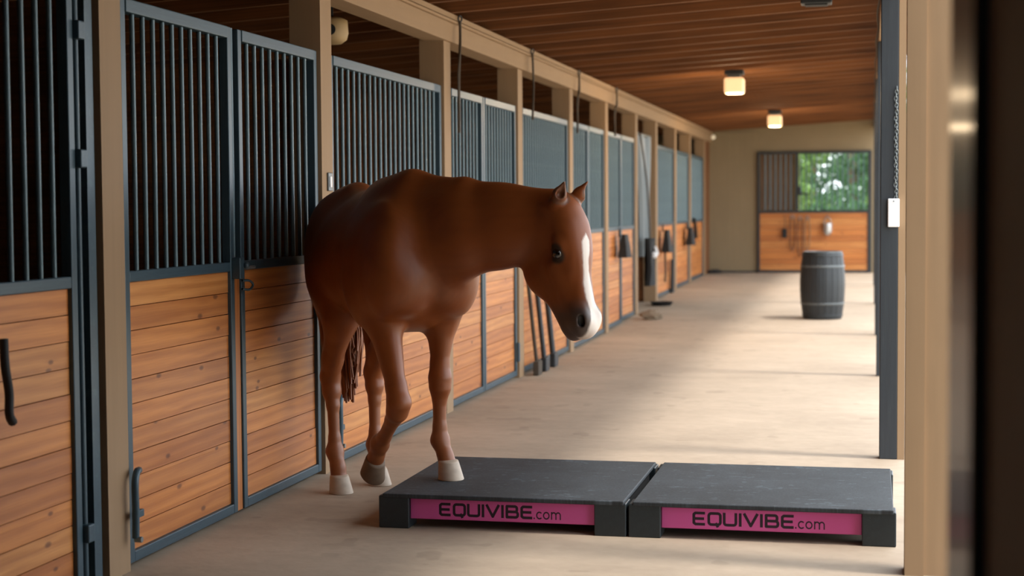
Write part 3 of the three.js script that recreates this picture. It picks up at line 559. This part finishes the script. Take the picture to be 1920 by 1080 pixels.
  // sparse surface nets
  const h = 0.0065, B = 14, lo = [-0.85, 0.05, -0.75], nb = [Math.ceil(2.45 / (h * B)), Math.ceil(1.75 / (h * B)), Math.ceil(1.25 / (h * B))];
  const vid = new Map(), pos = [], nor = [], idx = [], N = B + 2, grid = new Float32Array(N * N * N);
  const key = (i, j, k) => (i * 4096 + j) * 4096 + k;
  const cells = [];
  for (let bi = 0; bi < nb[0]; bi++) for (let bj = 0; bj < nb[1]; bj++) for (let bk = 0; bk < nb[2]; bk++) {
    const c = [lo[0] + (bi + 0.5) * B * h, lo[1] + (bj + 0.5) * B * h, lo[2] + (bk + 0.5) * B * h], R = B * h * 0.9 + 0.02;
    const near = prims.filter((p) => Math.hypot(c[0] - p.c[0], c[1] - p.c[1], c[2] - p.c[2]) < p.r + R + p.k + 0.03);
    if (!near.length) continue;
    const cs = cuts.filter((q) => Math.hypot(c[0] - q.c[0], c[1] - q.c[1], c[2] - q.c[2]) < q.r + R + 0.03);
    const dc = evalSet(near, [], ...c); if (Math.abs(dc) > R * 2.2 + 0.05 && !cs.length) continue;
    const at = (i, j, k) => (i * N + j) * N + k;
    for (let i = 0; i < N; i++) for (let j = 0; j < N; j++) for (let k = 0; k < N; k++) grid[at(i, j, k)] = evalSet(near, cs, lo[0] + (bi * B + i) * h, lo[1] + (bj * B + j) * h, lo[2] + (bk * B + k) * h);
    // cells -1.. are owned by other blocks; make a vertex for each cell of this block that the surface crosses
    for (let i = 0; i < B + 1; i++) for (let j = 0; j < B + 1; j++) for (let k = 0; k < B + 1; k++) {
      const gi = bi * B + i, gj = bj * B + j, gk = bk * B + k, id = key(gi, gj, gk); if (vid.has(id)) continue;
      let m = 0; const v = []; for (let q = 0; q < 8; q++) { const d = grid[at(i + (q & 1), j + ((q >> 1) & 1), k + (q >> 2))]; v.push(d); if (d < 0) m |= 1 << q; }
      if (m === 0 || m === 255) continue;
      let sx = 0, sy = 0, sz = 0, n = 0;
      for (const [a, b] of [[0, 1], [2, 3], [4, 5], [6, 7], [0, 2], [1, 3], [4, 6], [5, 7], [0, 4], [1, 5], [2, 6], [3, 7]]) {
        if ((v[a] < 0) === (v[b] < 0)) continue; const t = v[a] / (v[a] - v[b]);
        sx += (a & 1) + t * ((b & 1) - (a & 1)); sy += ((a >> 1) & 1) + t * (((b >> 1) & 1) - ((a >> 1) & 1)); sz += (a >> 2) + t * ((b >> 2) - (a >> 2)); n++;
      }
      const P3 = [lo[0] + (gi + sx / n) * h, lo[1] + (gj + sy / n) * h, lo[2] + (gk + sz / n) * h], e = 0.003;
      const g = [evalSet(near, cs, P3[0] + e, P3[1], P3[2]) - evalSet(near, cs, P3[0] - e, P3[1], P3[2]), evalSet(near, cs, P3[0], P3[1] + e, P3[2]) - evalSet(near, cs, P3[0], P3[1] - e, P3[2]), evalSet(near, cs, P3[0], P3[1], P3[2] + e) - evalSet(near, cs, P3[0], P3[1], P3[2] - e)];
      const gl = Math.hypot(...g) || 1; vid.set(id, pos.length / 3); pos.push(...P3); nor.push(g[0] / gl, g[1] / gl, g[2] / gl); cells.push([gi, gj, gk, m]);
    }
  }
  for (const [i, j, k, m] of cells) {
    const in0 = !!(m & 1);
    for (const [bit, d1, d2] of [[1, [0, 1, 0], [0, 0, 1]], [2, [0, 0, 1], [1, 0, 0]], [4, [1, 0, 0], [0, 1, 0]]]) {
      if (in0 === !!(m & (1 << bit))) continue;
      const a = vid.get(key(i, j, k)), b = vid.get(key(i - d1[0], j - d1[1], k - d1[2])), c = vid.get(key(i - d1[0] - d2[0], j - d1[1] - d2[1], k - d1[2] - d2[2])), d = vid.get(key(i - d2[0], j - d2[1], k - d2[2]));
      if (a === undefined || b === undefined || c === undefined || d === undefined) continue;
      if (in0) idx.push(a, b, c, a, c, d); else idx.push(a, c, b, a, d, c);
    }
  }
  // coat colours (linear)
  const lin = (hex) => new THREE.Color(hex).toArray();
  const chest = lin(0x84451b), chestD = lin(0x6c3412), chestL = lin(0x985427), white = lin(0xe9dfd6), greyM = lin(0x4a4442), pinkL = lin(0xc9a596), cannon = lin(0x8c5534), earIn = lin(0x55463c);
  const col = new Float32Array(pos.length), mixc = (a, b, t) => a.map((v, i) => mix(v, b[i], t));
  for (let i = 0; i < pos.length; i += 3) {
    const x = pos[i], y = pos[i + 1], z = pos[i + 2], [u, n, b] = toHead(x, y, z);
    const m1 = fbm((x + 3) / 6, (y + z * 0.7 + 3) / 6, 40, 40, 3, 3), m2 = fbm((x + 3 + z) / 6, (y + 3) / 6, 500, 160, 9, 2);
    let c = mixc(chestD, chestL, clamp(m1 * 0.7 + m2 * 0.35)); c = mixc(c, chest, 0.35);
    if (y < 0.55 && x < 0.75) c = mixc(c, cannon, sstep(0.56, 0.42, y) * 0.7);
    if (u > -0.2 && u < 0.72 && Math.abs(b) < 0.16 && n > -0.32 && n < 0.16) {
      const nb2 = nor[i] * HB[0] + nor[i + 1] * HB[1] + nor[i + 2] * HB[2];
      // dark grey muzzle skin, then the white blaze
      const j2 = (fbm((u + 1) / 3, (b + 1) / 3, 60, 60, 5, 3) - 0.5);
      const mz = sstep(0.44, 0.53, u - 0.05 * (n + 0.05) + j2 * 0.05); c = mixc(c, greyM, mz * 0.92);
      const w = mix(0.025, 0.018, sstep(0.22, 0.32, u)) + 0.009 * sstep(0.33, 0.45, u) + 0.022 * sstep(0.5, 0.6, u), bo = b - 0.004 + 0.006 * Math.sin(u * 14) + j2 * 0.012 + 0.012 * sstep(0.4, 0.6, u);
      const up = sstep(0.165, 0.195, u) * sstep(w + 0.006, w - 0.004, Math.abs(bo) + 0.004 + 0.03 * sstep(0.225, 0.17, u)) * (n > -0.03 ? 1 : sstep(0.57, 0.6, u)) * sstep(-0.05, -0.035, n);
      c = mixc(c, white, up);
      const ed = Math.hypot((u - 0.252) * 0.85, n + 0.014); if (Math.abs(b) > 0.05) c = mixc(c, earIn.map((v) => v * 0.35), sstep(0.046, 0.03, ed + j2 * 0.01));
      if (u > 0.6) c = mixc(c, pinkL, sstep(0.6, 0.64, u) * 0.5 * (b < 0.02 && n > -0.05 ? 1 : 0.2));
    }
    for (const e of ears) { const p = e.at(0.08); if (Math.hypot(x - p[0], y - p[1], z - p[2]) < 0.075 && nor[i] * (HN[0] * 0.8 + HB[0] * 0.6 * e.s) + nor[i + 1] * HN[1] * 0.8 + nor[i + 2] * (HN[2] * 0.8 + HB[2] * 0.6 * e.s) > 0.35) c = mixc(c, earIn, 0.55); }
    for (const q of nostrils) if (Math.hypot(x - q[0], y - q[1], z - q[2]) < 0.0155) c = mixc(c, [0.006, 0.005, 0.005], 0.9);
    col[i] = c[0]; col[i + 1] = c[1]; col[i + 2] = c[2];
  }
  const g = new THREE.BufferGeometry(); g.setAttribute('position', new THREE.Float32BufferAttribute(pos, 3)); g.setAttribute('normal', new THREE.Float32BufferAttribute(nor, 3)); g.setAttribute('color', new THREE.BufferAttribute(col, 3)); g.setIndex(idx);
  const horse = thing('horse', 'chestnut horse with a white blaze stepping onto the left platform', 'horse', [-2.428, 0, -7.623], -50 * Math.PI / 180);
  part('body', g, P({ vertexColors: true, roughness: 0.42, sheen: 0.2, sheenRoughness: 0.5, sheenColor: new THREE.Color(0.5, 0.28, 0.15) }), horse);
  // hooves
  const hoofTex = texture(128, 128, (u, v) => { const a = fbm(u, v, 8, 14, 2, 3), t = 0.4 + a * 0.6; return [mix(140, 205, t), mix(125, 188, t), mix(110, 168, t)]; }, 1, 1); const hoofM = S({ map: hoofTex, roughness: 0.55 });
  const hoofG = (() => {
    const prof = [[0, 0.093], [0.03, 0.093], [0.047, 0.088], [0.05, 0.078], [0.063, 0.003], [0.06, 0], [0, 0]].map((p) => new THREE.Vector2(...p)), q = new THREE.LatheGeometry(prof.reverse(), 28), p = q.attributes.position;
    for (let i = 0; i < p.count; i++) { let x = p.getX(i), y = p.getY(i), z = p.getZ(i); const t = 1 - y / 0.093; x = x * (x > 0 ? 1.12 : 0.85) + t * 0.03; p.setXYZ(i, x, y, z * 0.98); }
    q.computeVertexNormals(); return q;
  })();
  for (const [x, y, z, r] of [[-0.2, 0, 0.104, 0], [-0.325, 0, -0.16, 0], [0.535, 0.157, -0.167, 0]]) part('hoof', hoofG, hoofM, horse, [x, y, z], [0, 0, r]);
  part('hoof', hoofG, S({ map: hoofTex, color: 0x9a8a7c, roughness: 0.6 }), horse, [0.29, 0.188, 0.13], [0, 0, -0.75]);
  // eyes
  const eyeM = P({ color: 0x0d0806, roughness: 0.08, clearcoat: 1 });
  for (const s of [-1, 1]) part('eye', new THREE.SphereGeometry(0.026, 20, 14), eyeM, horse, hp(0.252, -0.012, s * 0.091));
  // tail and mane as hair strands
  const hairM = S({ color: 0x7f4721, roughness: 0.5 });
  const strands = [];
  for (let i = 0; i < 170; i++) {
    const a = rr(0, 6.283), q = Math.sqrt(rnd()), l = rr(0.55, 1), ox = Math.cos(a) * q, oz = Math.sin(a) * q;
    strands.push(tube([[-0.55 + ox * 0.012, 1.4 + oz * 0.01, oz * 0.02 - 0.04], [-0.65 + ox * 0.03, 1.28, oz * 0.03 - 0.06], [-0.67 + ox * 0.05, 1.0, oz * 0.06 - 0.1], [-0.64 + ox * 0.08, 0.8, oz * 0.09 - 0.13], [-0.62 + ox * 0.07 + rr(-0.02, 0.02), 1.22 - 0.82 * l, oz * (0.08 - 0.05 * l) - 0.13 + rr(-0.02, 0.02)]], 0.0065, 14, 4));
  }
  part('tail', mergeGeometries(strands), hairM, horse);
  const mane = [];
  for (let i = 0; i < 110; i++) {
    const t = i / 109, b = t < 0.45 ? [mix(0.5, 0.8, t / 0.45), mix(1.6, 1.572, t / 0.45), mix(0, -0.14, t / 0.45)] : [mix(0.8, 1.17, (t - 0.45) / 0.55), mix(1.572, 1.5, (t - 0.45) / 0.55), mix(-0.14, -0.41, (t - 0.45) / 0.55)];
    const l = rr(0.14, 0.24); mane.push(tube([[b[0], b[1] - 0.012, b[2]], [b[0] - 0.02 + rr(-0.01, 0.01), b[1] - 0.005, b[2] - 0.04], [b[0] - 0.05, b[1] - l * 0.5, b[2] - 0.085], [b[0] - 0.05 + rr(-0.02, 0.02), b[1] - l, b[2] - 0.09]], 0.006, 10, 4));
  }
  part('mane', mergeGeometries(mane), hairM, horse);
  console.log('horse', pos.length / 3, idx.length / 3);
}
for (const o of scene.children) shade(o);
renderer.render(scene, camera);
